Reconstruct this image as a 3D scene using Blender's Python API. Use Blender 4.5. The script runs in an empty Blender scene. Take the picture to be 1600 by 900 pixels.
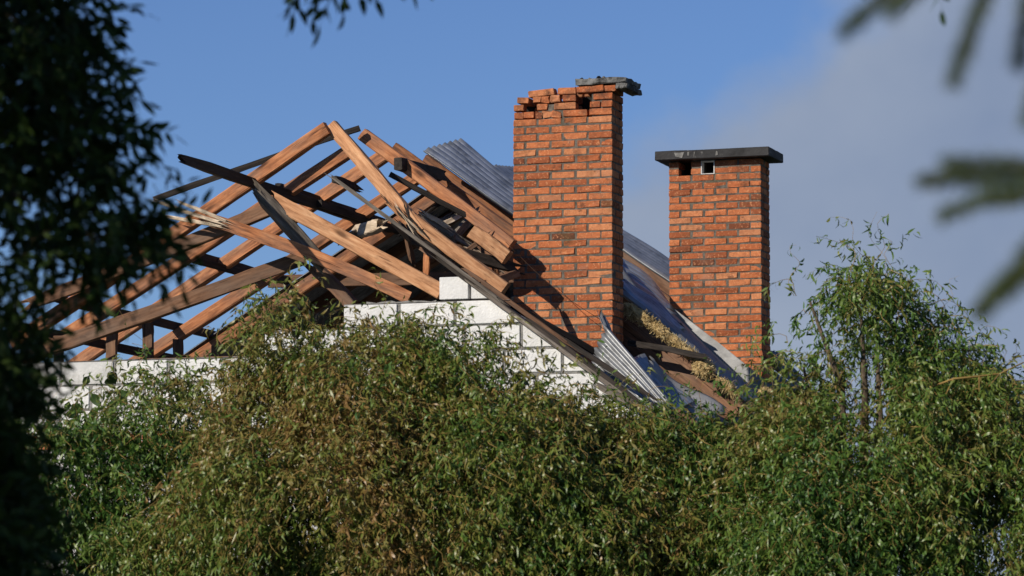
import bpy, bmesh, math, random
import numpy as np
from mathutils import Vector, Matrix
R = math.radians
random.seed(7); rng = np.random.default_rng(7)
scene = bpy.context.scene
col = scene.collection

# ------------------------------------------------------------------ camera
CAM = Vector((0, 0, 1.7)); PITCH = R(6.0); FPX = 6080.0
cam_data = bpy.data.cameras.new("camera"); cam = bpy.data.objects.new("camera", cam_data); col.objects.link(cam)
cam.location = CAM; cam.rotation_euler = (R(90) + PITCH, 0, 0)
cam_data.sensor_width = 36; cam_data.lens = FPX / 1600 * 36
cam_data.clip_end = 5000; cam_data.clip_start = 0.1
cam_data.dof.use_dof = True; cam_data.dof.focus_distance = 40.0; cam_data.dof.aperture_fstop = 5.0
scene.camera = cam

# ------------------------------------------------------------------ sky and sun
SUN_AZ = (-math.sin(R(45)), -math.cos(R(45))); SUN_EL = R(28)
w = bpy.data.worlds.new("World"); scene.world = w; w.use_nodes = True
nt = w.node_tree; N = nt.nodes; LK = nt.links
bg = N["Background"]
sky = N.new("ShaderNodeTexSky"); sky.sky_type = 'NISHITA'; sky.sun_disc = False
sky.sun_elevation = SUN_EL; sky.sun_rotation = math.atan2(SUN_AZ[0], SUN_AZ[1])
sky.air_density = 1.0; sky.dust_density = 0.0; sky.ozone_density = 3.0
tint = N.new("ShaderNodeMix"); tint.data_type = 'RGBA'; tint.blend_type = 'MULTIPLY'; tint.inputs[0].default_value = 1
LK.new(sky.outputs[0], tint.inputs[6]); tint.inputs[7].default_value = (0.49, 0.595, 0.86, 1)
# cloud bank: half of the sky beyond a ragged edge
up_c = Vector((0, -math.sin(PITCH), math.cos(PITCH))); fw_c = Vector((0, math.cos(PITCH), math.sin(PITCH)))
nb = Vector((0.64, 0, 0)) - 0.77 * up_c
d0 = (fw_c + Vector(((1040 - 800) / FPX, 0, 0)) + up_c * ((450 - 215) / FPX)).normalized()
tc = N.new("ShaderNodeTexCoord")
dot = N.new("ShaderNodeVectorMath"); dot.operation = 'DOT_PRODUCT'; LK.new(tc.outputs['Generated'], dot.inputs[0]); dot.inputs[1].default_value = nb
nz = N.new("ShaderNodeTexNoise"); nz.inputs['Scale'].default_value = 22; nz.inputs['Detail'].default_value = 5; nz.inputs['Roughness'].default_value = 0.5
LK.new(tc.outputs['Generated'], nz.inputs['Vector'])
ma = N.new("ShaderNodeMath"); ma.operation = 'MULTIPLY_ADD'; LK.new(nz.outputs[0], ma.inputs[0]); ma.inputs[1].default_value = 0.075; LK.new(dot.outputs['Value'], ma.inputs[2])
mr = N.new("ShaderNodeMapRange"); mr.interpolation_type = 'SMOOTHSTEP'; LK.new(ma.outputs[0], mr.inputs[0])
c0 = nb.dot(d0) + 0.0375
mr.inputs[1].default_value = c0 - 0.014; mr.inputs[2].default_value = c0 + 0.016; mr.inputs[3].default_value = 0; mr.inputs[4].default_value = 0.93
nz2 = N.new("ShaderNodeTexNoise"); nz2.inputs['Scale'].default_value = 14; nz2.inputs['Detail'].default_value = 4
LK.new(tc.outputs['Generated'], nz2.inputs['Vector'])
cr = N.new("ShaderNodeValToRGB"); LK.new(nz2.outputs[0], cr.inputs[0])
cr.color_ramp.elements[0].position = 0.3; cr.color_ramp.elements[0].color = (2.2, 2.8, 4.1, 1)
cr.color_ramp.elements[1].position = 0.7; cr.color_ramp.elements[1].color = (3.3, 3.85, 4.9, 1)
sx_ = N.new("ShaderNodeSeparateXYZ"); LK.new(tc.outputs['Generated'], sx_.inputs[0])
hi = N.new("ShaderNodeMapRange"); hi.interpolation_type = 'SMOOTHSTEP'; LK.new(sx_.outputs[2], hi.inputs[0])
hi.inputs[1].default_value = 0.22; hi.inputs[2].default_value = 0.5; hi.inputs[3].default_value = 1; hi.inputs[4].default_value = 0
mm = N.new("ShaderNodeMath"); mm.operation = 'MULTIPLY'; LK.new(mr.outputs[0], mm.inputs[0]); LK.new(hi.outputs[0], mm.inputs[1])
mixc = N.new("ShaderNodeMix"); mixc.data_type = 'RGBA'
LK.new(mm.outputs[0], mixc.inputs[0]); LK.new(tint.outputs[2], mixc.inputs[6]); LK.new(cr.outputs[0], mixc.inputs[7])
LK.new(mixc.outputs[2], bg.inputs['Color']); bg.inputs['Strength'].default_value = 0.1

sl = bpy.data.lights.new("sun", 'SUN'); so = bpy.data.objects.new("sun", sl); col.objects.link(so)
sl.energy = 5.0; sl.angle = R(0.53); sl.color = (1.0, 0.9, 0.76)
sdir = Vector((SUN_AZ[0] * math.cos(SUN_EL), SUN_AZ[1] * math.cos(SUN_EL), math.sin(SUN_EL)))
so.rotation_euler = sdir.to_track_quat('Z', 'Y').to_euler(); so.location = (-20, -10, 30)
scene.view_settings.view_transform = 'Standard'; scene.view_settings.look = 'None'
scene.view_settings.exposure = 0; scene.view_settings.gamma = 1

# ------------------------------------------------------------------ frames of reference
TH = R(18)
U = Vector((math.cos(TH), -math.sin(TH), 0)); V = Vector((math.sin(TH), math.cos(TH), 0)); Z = Vector((0, 0, 1))
V0 = 36.5                                    # distance of the gable face along V
def ray(px, py):
    return fw_c + Vector(((px - 800) / FPX, 0, 0)) + up_c * ((450 - py) / FPX)
def P(px, py, v):                            # point of the house at depth v behind the gable face
    d = ray(px, py)
    t = (V0 + v - CAM.dot(V)) / d.dot(V)
    return CAM + d * t
def at(px, py, Y):
    d = ray(px, py); return CAM + d * (Y / d.y)
def uvz(p): return (p.dot(U), p.dot(V) - V0, p.z)
def H(u, v, z): return U * u + V * (v + V0) + Z * z
HOUSE_ROT = Matrix((U, V, Z)).transposed().to_4x4()     # local x=U, y=V, z=Z

# ------------------------------------------------------------------ materials
def newmat(name):
    m = bpy.data.materials.new(name); m.use_nodes = True
    n = m.node_tree.nodes; return m, n, m.node_tree.links, n['Principled BSDF']
def nd(n, t, **kw):
    x = n.new(t)
    for k, v in kw.items(): setattr(x, k, v)
    return x
def ramp(n, l, src, stops):
    c = n.new("ShaderNodeValToRGB"); l.new(src, c.inputs[0])
    e = c.color_ramp.elements
    while len(e) < len(stops): e.new(0.5)
    for i, (p, cc) in enumerate(stops): e[i].position = p; e[i].color = (*cc, 1)
    return c.outputs[0]
def noise(n, l, vec, scale, detail=4, rough=0.55):
    x = n.new("ShaderNodeTexNoise"); x.inputs['Scale'].default_value = scale; x.inputs['Detail'].default_value = detail; x.inputs['Roughness'].default_value = rough
    if vec is not None: l.new(vec, x.inputs['Vector'])
    return x.outputs[0]
def mix(n, l, fac, a, b, mode='MIX'):
    x = n.new("ShaderNodeMix"); x.data_type = 'RGBA'; x.blend_type = mode
    for s, v in ((x.inputs[0], fac), (x.inputs[6], a), (x.inputs[7], b)):
        if hasattr(v, 'is_output') or isinstance(v, bpy.types.NodeSocket): l.new(v, s)
        elif isinstance(v, (int, float)): s.default_value = v
        else: s.default_value = (*v, 1)
    return x.outputs[2]
def bump(n, l, h, p, strength, dist=0.01):
    b = n.new("ShaderNodeBump"); b.inputs['Strength'].default_value = strength; b.inputs['Distance'].default_value = dist
    l.new(h, b.inputs['Height']); l.new(b.outputs[0], p.inputs['Normal'])

def wood_mat(name, c_dark, c_mid, c_light, grey=0.25, rough=0.75):
    m, n, l, p = newmat(name)
    t = n.new("ShaderNodeTexCoord"); oi = n.new("ShaderNodeObjectInfo")
    mp = n.new("ShaderNodeMapping"); l.new(t.outputs['Object'], mp.inputs['Vector']); mp.inputs['Scale'].default_value = (1.6, 15, 15)
    ad = n.new("ShaderNodeVectorMath"); ad.operation = 'ADD'; l.new(mp.outputs[0], ad.inputs[0])
    sc = n.new("ShaderNodeVectorMath"); sc.operation = 'SCALE'; sc.inputs[0].default_value = (37, 19, 53); l.new(oi.outputs['Random'], sc.inputs['Scale']); l.new(sc.outputs[0], ad.inputs[1])
    g = noise(n, l, ad.outputs[0], 2.2, 6, 0.62)
    c = ramp(n, l, g, [(0.28, c_dark), (0.5, c_mid), (0.72, c_light)])
    # slow drift along the beam, weather grey and knots
    mp2 = n.new("ShaderNodeMapping"); l.new(t.outputs['Object'], mp2.inputs['Vector']); mp2.inputs['Scale'].default_value = (1.0, 3, 3)
    ad2 = n.new("ShaderNodeVectorMath"); ad2.operation = 'ADD'; l.new(mp2.outputs[0], ad2.inputs[0]); l.new(sc.outputs[0], ad2.inputs[1])
    s = noise(n, l, ad2.outputs[0], 2.0, 4)
    sf = ramp(n, l, s, [(0.42, (0, 0, 0)), (0.68, (grey, grey, grey))])
    c = mix(n, l, sf, c, (0.13, 0.10, 0.08))
    st = noise(n, l, ad2.outputs[0], 5.0, 6, 0.7)
    c = mix(n, l, ramp(n, l, st, [(0.52, (0, 0, 0)), (0.70, (0.55, 0.55, 0.55))]), c, tuple(x * 0.5 for x in c_dark))
    vo = n.new("ShaderNodeTexVoronoi"); vo.inputs['Scale'].default_value = 1.5; l.new(ad2.outputs[0], vo.inputs['Vector'])
    kf = ramp(n, l, vo.outputs['Distance'], [(0.06, (0.85, 0.85, 0.85)), (0.16, (0, 0, 0))])
    c = mix(n, l, kf, c, tuple(x * 0.35 for x in c_dark))
    mp3 = n.new("ShaderNodeMapping"); l.new(t.outputs['Object'], mp3.inputs['Vector']); mp3.inputs['Scale'].default_value = (0.8, 22, 22)
    ad3 = n.new("ShaderNodeVectorMath"); ad3.operation = 'ADD'; l.new(mp3.outputs[0], ad3.inputs[0]); l.new(sc.outputs[0], ad3.inputs[1])
    ck = noise(n, l, ad3.outputs[0], 1.6, 3, 0.5)
    c = mix(n, l, ramp(n, l, ck, [(0.66, (0, 0, 0)), (0.70, (0.8, 0.8, 0.8))]), c, tuple(x * 0.25 for x in c_dark))
    hs = n.new("ShaderNodeHueSaturation"); l.new(c, hs.inputs['Color'])
    mv = n.new("ShaderNodeMapRange"); l.new(oi.outputs['Random'], mv.inputs[0]); mv.inputs[3].default_value = 0.66; mv.inputs[4].default_value = 1.25
    l.new(mv.outputs[0], hs.inputs['Value']); l.new(hs.outputs[0], p.inputs['Base Color'])
    p.inputs['Roughness'].default_value = rough; p.inputs['Specular IOR Level'].default_value = 0.25
    bump(n, l, g, p, 0.55, 0.006)
    return m
M = {}
M['wood'] = wood_mat('pine_timber', (0.10, 0.036, 0.016), (0.32, 0.125, 0.052), (0.49, 0.225, 0.10), 0.5)
M['wood_pale'] = wood_mat('pale_pine', (0.24, 0.105, 0.045), (0.49, 0.245, 0.12), (0.64, 0.38, 0.21), 0.2)
M['wood_brown'] = wood_mat('brown_timber', (0.075, 0.034, 0.018), (0.17, 0.085, 0.046), (0.25, 0.14, 0.082), 0.5)
M['wood_grey'] = wood_mat('weathered_timber', (0.05, 0.042, 0.036), (0.14, 0.12, 0.10), (0.27, 0.24, 0.205), 0.3)
M['wood_black'] = wood_mat('black_timber', (0.010, 0.008, 0.007), (0.024, 0.019, 0.016), (0.05, 0.038, 0.03), 0.1)  # near-black: charred and black pieces, plus shade painted into the purlins
M['splinter'] = wood_mat('splintered_wood', (0.30, 0.22, 0.15), (0.52, 0.42, 0.31), (0.70, 0.60, 0.48), 0.1)

SOOT_Z = P(1100, 260, 5.5).z
def brick_mat():
    m, n, l, p = newmat('red_brick')
    t = n.new("ShaderNodeTexCoord"); oi = n.new("ShaderNodeObjectInfo"); ge = n.new("ShaderNodeNewGeometry")
    base = ramp(n, l, oi.outputs['Random'], [(0.0, (0.10, 0.04, 0.024)), (0.09, (0.26, 0.078, 0.033)), (0.35, (0.43, 0.13, 0.05)), (0.7, (0.52, 0.175, 0.07)), (0.9, (0.57, 0.24, 0.11)), (1.0, (0.44, 0.19, 0.10))])
    a = noise(n, l, ge.outputs['Position'], 16, 6, 0.65)
    c = mix(n, l, ramp(n, l, a, [(0.4, (0, 0, 0)), (0.7, (0.6, 0.6, 0.6))]), base, (0.22, 0.07, 0.035))
    b = noise(n, l, ge.outputs['Position'], 42, 4, 0.6)
    c = mix(n, l, ramp(n, l, b, [(0.54, (0, 0, 0)), (0.68, (0.7, 0.7, 0.7))]), c, (0.62, 0.29, 0.145))
    d = noise(n, l, ge.outputs['Position'], 3.2, 5, 0.6)
    c = mix(n, l, ramp(n, l, d, [(0.58, (0, 0, 0)), (0.74, (0.55, 0.55, 0.55))]), c, (0.11, 0.075, 0.035))
    e_ = noise(n, l, ge.outputs['Position'], 9, 7, 0.75)
    c = mix(n, l, ramp(n, l, e_, [(0.58, (0, 0, 0)), (0.64, (0.7, 0.7, 0.7))]), c, (0.11, 0.05, 0.03))
    sp = n.new("ShaderNodeSeparateXYZ"); l.new(ge.outputs['Position'], sp.inputs[0])
    hz = n.new("ShaderNodeMapRange"); l.new(sp.outputs[2], hz.inputs[0]); hz.inputs[1].default_value = SOOT_Z - 0.7; hz.inputs[2].default_value = SOOT_Z + 1.15; hz.inputs[3].default_value = 0.0; hz.inputs[4].default_value = 0.33
    sn = noise(n, l, ge.outputs['Position'], 7, 5, 0.65)
    sa = n.new("ShaderNodeMath"); sa.operation = 'ADD'; l.new(sn, sa.inputs[0]); l.new(hz.outputs[0], sa.inputs[1])
    c = mix(n, l, ramp(n, l, sa.outputs[0], [(0.60, (0, 0, 0)), (0.86, (0.85, 0.85, 0.85))]), c, (0.055, 0.035, 0.026))
    gr = noise(n, l, ge.outputs['Position'], 2.1, 5, 0.7)
    c = mix(n, l, ramp(n, l, gr, [(0.6, (0, 0, 0)), (0.75, (0.35, 0.35, 0.35))]), c, (0.30, 0.25, 0.20))
    l.new(c, p.inputs['Base Color']); p.inputs['Roughness'].default_value = 0.9; p.inputs['Specular IOR Level'].default_value = 0.15
    bump(n, l, noise(n, l, ge.outputs['Position'], 60, 6, 0.7), p, 0.8, 0.012)
    return m
M['brick'] = brick_mat()
def simple_mat(name, c1, c2, scale, rough=0.9, bs=0.5, bscale=40, metal=0, bd=0.01, stain=None):
    m, n, l, p = newmat(name)
    ge = n.new("ShaderNodeNewGeometry")
    a = noise(n, l, ge.outputs['Position'], scale, 6, 0.6)
    c = ramp(n, l, a, [(0.35, c1), (0.65, c2)])
    if stain:
        s = noise(n, l, ge.outputs['Position'], stain[1], 5, 0.65)
        c = mix(n, l, ramp(n, l, s, [(stain[2], (0, 0, 0)), (stain[2] + 0.14, (stain[3],) * 3)]), c, stain[0])
    l.new(c, p.inputs['Base Color']); p.inputs['Roughness'].default_value = rough; p.inputs['Metallic'].default_value = metal
    p.inputs['Specular IOR Level'].default_value = 0.3 if metal == 0 else 0.5
    if bs: bump(n, l, noise(n, l, ge.outputs['Position'], bscale, 5, 0.65), p, bs, bd)
    return m
M['mortar'] = simple_mat('old_mortar', (0.07, 0.06, 0.05), (0.165, 0.145, 0.12), 18, bs=0.9, bscale=70, bd=0.015, stain=((0.09, 0.085, 0.03), 3, 0.56, 0.5))
M['block'] = simple_mat('aerated_block', (0.60, 0.605, 0.60), (0.72, 0.722, 0.715), 5, bs=0.8, bscale=38, bd=0.012, stain=((0.38, 0.37, 0.34), 3.1, 0.55, 0.6))
bn = M['block'].node_tree; bp_ = bn.nodes['Principled BSDF']; src_ = bp_.inputs['Base Color'].links[0].from_socket
oi_ = bn.nodes.new('ShaderNodeObjectInfo'); vr_ = bn.nodes.new('ShaderNodeMapRange'); bn.links.new(oi_.outputs['Random'], vr_.inputs[0]); vr_.inputs[3].default_value = .82; vr_.inputs[4].default_value = 1.06
hs_ = bn.nodes.new('ShaderNodeHueSaturation'); bn.links.new(src_, hs_.inputs['Color']); bn.links.new(vr_.outputs[0], hs_.inputs['Value']); bn.links.new(hs_.outputs[0], bp_.inputs['Base Color'])
M['cement'] = simple_mat('grey_cement', (0.13, 0.13, 0.125), (0.27, 0.265, 0.25), 12, bs=0.9, bscale=50, bd=0.02)
M['tar'] = simple_mat('tarred_concrete', (0.011, 0.011, 0.012), (0.032, 0.032, 0.034), 6, rough=0.7, bs=0.6, bscale=30, stain=((0.45, 0.44, 0.42), 7, 0.60, 0.7))
M['slab'] = simple_mat('sooty_concrete', (0.05, 0.05, 0.05), (0.19, 0.19, 0.185), 9, bs=0.9, bscale=30, bd=0.02, stain=((0.012, 0.012, 0.012), 6, 0.5, 0.9))
M['soot'] = simple_mat('soot', (0.006, 0.006, 0.006), (0.02, 0.018, 0.016), 9, bs=0)
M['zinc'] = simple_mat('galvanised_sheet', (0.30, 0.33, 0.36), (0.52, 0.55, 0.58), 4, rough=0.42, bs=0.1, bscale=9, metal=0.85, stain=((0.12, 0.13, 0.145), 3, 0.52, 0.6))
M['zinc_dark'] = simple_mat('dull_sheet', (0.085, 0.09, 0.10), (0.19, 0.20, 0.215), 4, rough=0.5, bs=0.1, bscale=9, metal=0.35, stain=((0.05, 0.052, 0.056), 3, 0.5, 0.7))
M['zinc_mid'] = simple_mat('weathered_zinc', (0.16, 0.17, 0.18), (0.33, 0.345, 0.36), 5, rough=0.45, bs=0.1, bscale=9, metal=0.4, stain=((0.06, 0.06, 0.06), 5, 0.52, 0.7))
M['flash'] = simple_mat('grey_flashing', (0.19, 0.195, 0.20), (0.30, 0.305, 0.31), 6, rough=0.5, bs=0.25, bscale=14, metal=0.3)
M['wool'] = simple_mat('mineral_wool', (0.30, 0.20, 0.08), (0.66, 0.50, 0.25), 14, bs=1.0, bscale=45, bd=0.04)
M['earth'] = simple_mat('grass_ground', (0.03, 0.05, 0.015), (0.07, 0.09, 0.03), 0.8, bs=0.5, bscale=6)
M['bark'] = simple_mat('bark', (0.05, 0.036, 0.024), (0.14, 0.105, 0.07), 20, bs=1, bscale=40, bd=0.02)
M['twig'] = simple_mat('willow_twig', (0.16, 0.10, 0.03), (0.36, 0.25, 0.08), 6, bs=0)
M['wire'] = simple_mat('rusty_wire', (0.04, 0.02, 0.012), (0.09, 0.04, 0.02), 9, bs=0)

def leaf_mat(name, cols, trans=0.24, rough=0.42, spec=0.5):
    m, n, l, p = newmat(name)
    a = n.new("ShaderNodeAttribute"); a.attribute_name = 'tint'
    st = [(i / (len(cols) - 1), c) for i, c in enumerate(cols)]
    c = ramp(n, l, a.outputs['Fac'], st)
    l.new(c, p.inputs['Base Color']); p.inputs['Roughness'].default_value = rough; p.inputs['Specular IOR Level'].default_value = spec
    tr = n.new("ShaderNodeBsdfTranslucent"); l.new(c, tr.inputs['Color'])
    ms = n.new("ShaderNodeMixShader"); ms.inputs[0].default_value = trans
    l.new(p.outputs[0], ms.inputs[1]); l.new(tr.outputs[0], ms.inputs[2]); l.new(ms.outputs[0], n['Material Output'].inputs['Surface'])
    return m
M['willow'] = leaf_mat('willow_leaf', [(0.033, 0.085, 0.014), (0.07, 0.14, 0.021), (0.13, 0.175, 0.029), (0.195, 0.17, 0.04), (0.24, 0.14, 0.045)])
M['willow_b'] = leaf_mat('willow_leaf_green', [(0.038, 0.098, 0.016), (0.078, 0.155, 0.025), (0.125, 0.19, 0.032), (0.175, 0.18, 0.042), (0.22, 0.15, 0.05)])
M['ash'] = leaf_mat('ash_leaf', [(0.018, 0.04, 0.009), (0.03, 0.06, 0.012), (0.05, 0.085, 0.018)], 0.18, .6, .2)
M['lilac'] = leaf_mat('lilac_leaf', [(0.03, 0.06, 0.014), (0.05, 0.10, 0.02)], 0.25)
M['needle'] = leaf_mat('spruce_needle', [(0.035, 0.07, 0.02), (0.07, 0.11, 0.03), (0.13, 0.13, 0.045)], 0.15)

# ------------------------------------------------------------------ object helpers
def tag(o, label=None, cat=None, group=None, kind=None):
    for k, v in (('label', label), ('category', cat), ('group', group), ('kind', kind)):
        if v: o[k] = v
    return o
ROOTLOC = {}
def empty(name, loc):
    o = bpy.data.objects.new(name, None); col.objects.link(o); o.location = loc; ROOTLOC[o] = Matrix.Translation(loc); return o
def link(o, parent=None, mw=None):
    col.objects.link(o)
    if mw is None: mw = Matrix.Identity(4)
    if parent is not None:
        o.parent = parent; o.matrix_parent_inverse = ROOTLOC[parent].inverted()
    o.matrix_basis = mw; ROOTLOC[o] = mw
    return o
def mesh_obj(name, verts, faces, mat, parent=None, mw=None, smooth=False):
    me = bpy.data.meshes.new(name); me.from_pydata([tuple(v) for v in verts], [], faces); me.update()
    me.materials.append(mat)
    if smooth: me.polygons.foreach_set('use_smooth', [True] * len(me.polygons))
    return link(bpy.data.objects.new(name, me), parent, mw)
def bm_obj(name, bm, mat, parent=None, mw=None, smooth=False):
    me = bpy.data.meshes.new(name); bm.to_mesh(me); bm.free(); me.materials.append(mat)
    if smooth: me.polygons.foreach_set('use_smooth', [True] * len(me.polygons))
    return link(bpy.data.objects.new(name, me), parent, mw)
def add_box(bm, lo, hi):
    vs = [bm.verts.new((x, y, z)) for z in (lo[2], hi[2]) for y in (lo[1], hi[1]) for x in (lo[0], hi[0])]
    for f in ((0, 2, 3, 1), (4, 5, 7, 6), (0, 1, 5, 4), (2, 6, 7, 3), (0, 4, 6, 2), (1, 3, 7, 5)):
        bm.faces.new([vs[i] for i in f])
    return vs
def tube_data(path, radii, sides=6):
    path = [Vector(p) for p in path]; vs = []; fs = []
    for i, p in enumerate(path):
        t = (path[min(i + 1, len(path) - 1)] - path[max(i - 1, 0)]).normalized()
        a = t.orthogonal().normalized(); b = t.cross(a)
        for k in range(sides):
            an = 2 * math.pi * k / sides
            vs.append(p + (a * math.cos(an) + b * math.sin(an)) * radii[i])
    for i in range(len(path) - 1):
        for k in range(sides):
            k2 = (k + 1) % sides
            fs.append((i * sides + k, i * sides + k2, (i + 1) * sides + k2, (i + 1) * sides + k))
    fs.append(tuple(range(sides))[::-1]); fs.append(tuple((len(path) - 1) * sides + k for k in range(sides)))
    return vs, fs
def tubes_obj(name, tubes, mat, parent=None, sides=6):
    VV = []; FF = []
    for path, rad in tubes:
        v, f = tube_data(path, rad, sides); o = len(VV); VV += v; FF += [tuple(i + o for i in q) for q in f]
    inv = ROOTLOC[parent].inverted() if False else None
    return mesh_obj(name, VV, FF, mat, parent, smooth=True)

def beam(name, p0, p1, wd, ht, mat, parent=None, ends='cc', up=Z, bow=0.0, twist=0.0, jit=0.0035, seg=10):
    """timber from p0 to p1: width wd, height ht (towards up); ends c=cut b=broken"""
    p0 = Vector(p0); p1 = Vector(p1); d = p1 - p0; L = d.length; x = d.normalized()
    y = up.cross(x).normalized(); z = x.cross(y)
    mw = Matrix((x, y, z)).transposed().to_4x4(); mw.translation = p0
    ch = min(wd, ht) * 0.09
    rb = random.Random(int(abs(p0.x * 977 + p1.z * 331) * 100)); bow += rb.uniform(-.012, .012); twist += rb.uniform(-.12, .12)
    hw, hh = wd / 2, ht / 2
    ring = [(-hw + ch, -hh), (-hw * 0.2, -hh), (hw - ch, -hh), (hw, -hh + ch), (hw, 0), (hw, hh - ch), (hw - ch, hh), (hw * 0.15, hh), (-hw + ch, hh), (-hw, hh - ch), (-hw, hh * 0.1), (-hw, -hh + ch)]
    n = len(ring); vs = []; fs = []
    xs = [i / seg for i in range(seg + 1)]
    r = random.Random(hash((round(p0.x, 3), round(p1.z, 3))) & 0xffff)
    for i, t in enumerate(xs):
        b = bow * 4 * t * (1 - t); tw = twist * (t - 0.5)
        for k, (a, c) in enumerate(ring):
            xx = t * L
            if i == 0: xx += -(r.random() ** 1.5) * 0.20 if ends[0] == 'b' else r.uniform(-.003, .003)
            if i == seg: xx += (r.random() ** 1.5) * 0.20 if ends[1] == 'b' else r.uniform(-.003, .003)
            sc = 1.0
            if (i == 0 and ends[0] == 'b') or (i == seg and ends[1] == 'b'): sc = r.uniform(0.45, 1.0)
            ay, az = a * sc + r.uniform(-jit, jit), c * sc + r.uniform(-jit, jit)
            vs.append((xx, ay * math.cos(tw) - az * math.sin(tw), b + ay * math.sin(tw) + az * math.cos(tw)))
    for i in range(seg):
        for k in range(n):
            k2 = (k + 1) % n; fs.append((i * n + k, i * n + k2, (i + 1) * n + k2, (i + 1) * n + k))
    for e, base, flip in ((0, 0, True), (1, seg * n, False)):
        c = len(vs); off = 0.0
        if ends[e] == 'b': off = 0.05 * (1 if e == 0 else -1)
        vs.append(((0 if e == 0 else L) + off, 0, 0))
        for k in range(n):
            a, b2 = base + k, base + (k + 1) % n
            fs.append((c, b2, a) if flip else (c, a, b2))
    return mesh_obj(name, vs, fs, mat, parent, mw)

def sheet(name, A, B, D, C, mat, parent=None, pitch=0.13, amp=0.018, thick=0.0015, along=14, wob=0.02, tear=0.0, seed=1, sharp=False):
    """corrugated sheet; A-B is the edge across the ridges, ridges run from A-B to D-C (A->D, B->C)"""
    A, B, C, D = map(Vector, (A, B, C, D))
    Wd = ((B - A).length + (C - D).length) / 2
    nr = max(2, round(Wd / pitch)); per = 6; nu = nr * per
    nrm = (B - A).cross(D - A).normalized()
    r = random.Random(seed); vs = []; fs = []
    ph = [r.uniform(0, 6.28) for _ in range(6)]
    tj = [r.uniform(-1, 1) * tear for _ in range(nu + 1)]; tj2 = [r.uniform(-1, 1) * tear for _ in range(nu + 1)]
    for j in range(along + 1):
        t = j / along
        for i in range(nu + 1):
            s = i / nu
            p = (A * (1 - s) + B * s) * (1 - t) + (D * (1 - s) + C * s) * t
            if j == 0: p = p + (D - A).normalized() * tj[i]
            if j == along: p = p + (D - A).normalized() * tj2[i]
            h = amp * math.sin(2 * math.pi * i / per)
            h += wob * (math.sin(3.1 * s + ph[0] + 4 * t) + math.sin(6.3 * t + ph[1] + 2 * s))
            vs.append(p + nrm * h)
    w_ = nu + 1
    for j in range(along):
        for i in range(nu):
            a = j * w_ + i; fs.append((a, a + 1, a + w_ + 1, a + w_))
    o = mesh_obj(name, vs, fs, mat, parent, smooth=True)
    md = o.modifiers.new('t', 'SOLIDIFY'); md.thickness = thick * 2
    return o

# ------------------------------------------------------------------ ground
bm = bmesh.new(); gs = 3000
vs = [bm.verts.new(p) for p in ((-gs, -gs, 0), (gs, -gs, 0), (gs, gs, 0), (-gs, gs, 0))]; bm.faces.new(vs)
tag(bm_obj('ground', bm, M['earth']), kind='structure')

# ------------------------------------------------------------------ the house: walls
house = empty('damaged_house', H(*[*uvz(P(480, 560, 4))[:2], 0]))
tag(house, 'white block house with a wrecked gable roof and bare rafters', 'house')
uL = uvz(P(-70, 562, 0))[0]; uR = uvz(P(1060, 660, 0))[0]
zt = uvz(P(215, 562, 0))[2]                  # top of the low part of the gable
CH = 0.25; BL = 0.60; WT = 0.24
va = uvz(P(755, 452, 0)); vb = uvz(P(962, 612, 0))
slope = (vb[2] - va[2]) / (vb[0] - va[0])
verge = lambda u: va[2] + slope * (u - va[0])
def clip_poly(poly):                         # keep what lies under the verge
    out = []
    for i in range(len(poly)):
        a, b = poly[i], poly[(i + 1) % len(poly)]
        fa, fb = verge(a[0]) - a[1], verge(b[0]) - b[1]
        if fa >= 0: out.append(a)
        if (fa >= 0) != (fb >= 0):
            t = fa / (fa - fb); out.append((a[0] + t * (b[0] - a[0]), a[1] + t * (b[1] - a[1])))
    return out
def extrude(poly, y0, y1):
    n = len(poly); vs = [(a, y0, b) for a, b in poly] + [(a, y1, b) for a, b in poly]
    fs = [tuple(range(n)), tuple(range(2 * n - 1, n - 1, -1))]
    for i in range(n): fs.append((i, i + n, (i + 1) % n + n, (i + 1) % n))
    return vs, fs
HM = HOUSE_ROT.copy(); HM.translation = V * V0
u1 = uvz(P(412, 530, 0))[0]; u2 = uvz(P(535, 480, 0))[0]; u3 = uvz(P(684, 440, 0))[0]; u3b = uvz(P(900, 440, 0))[0]
rows = []                                    # (z0, u0, u1)
NLOW = 12; BAND = (3, 4)                     # the brick band lies below the third course
for k in range(3): rows.append((zt - (k + 1) * CH, uL, uR))
zband = zt - 3 * CH
for k in range(NLOW):
    z0 = zband - 0.16 - (k + 1) * CH
    if z0 > 0.1: rows.append((z0, uL, uR))
rows += [(zt, u1, uR), (zt + CH, u2, uR), (zt + 2 * CH, u3, u3 + 0.62)]
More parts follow.
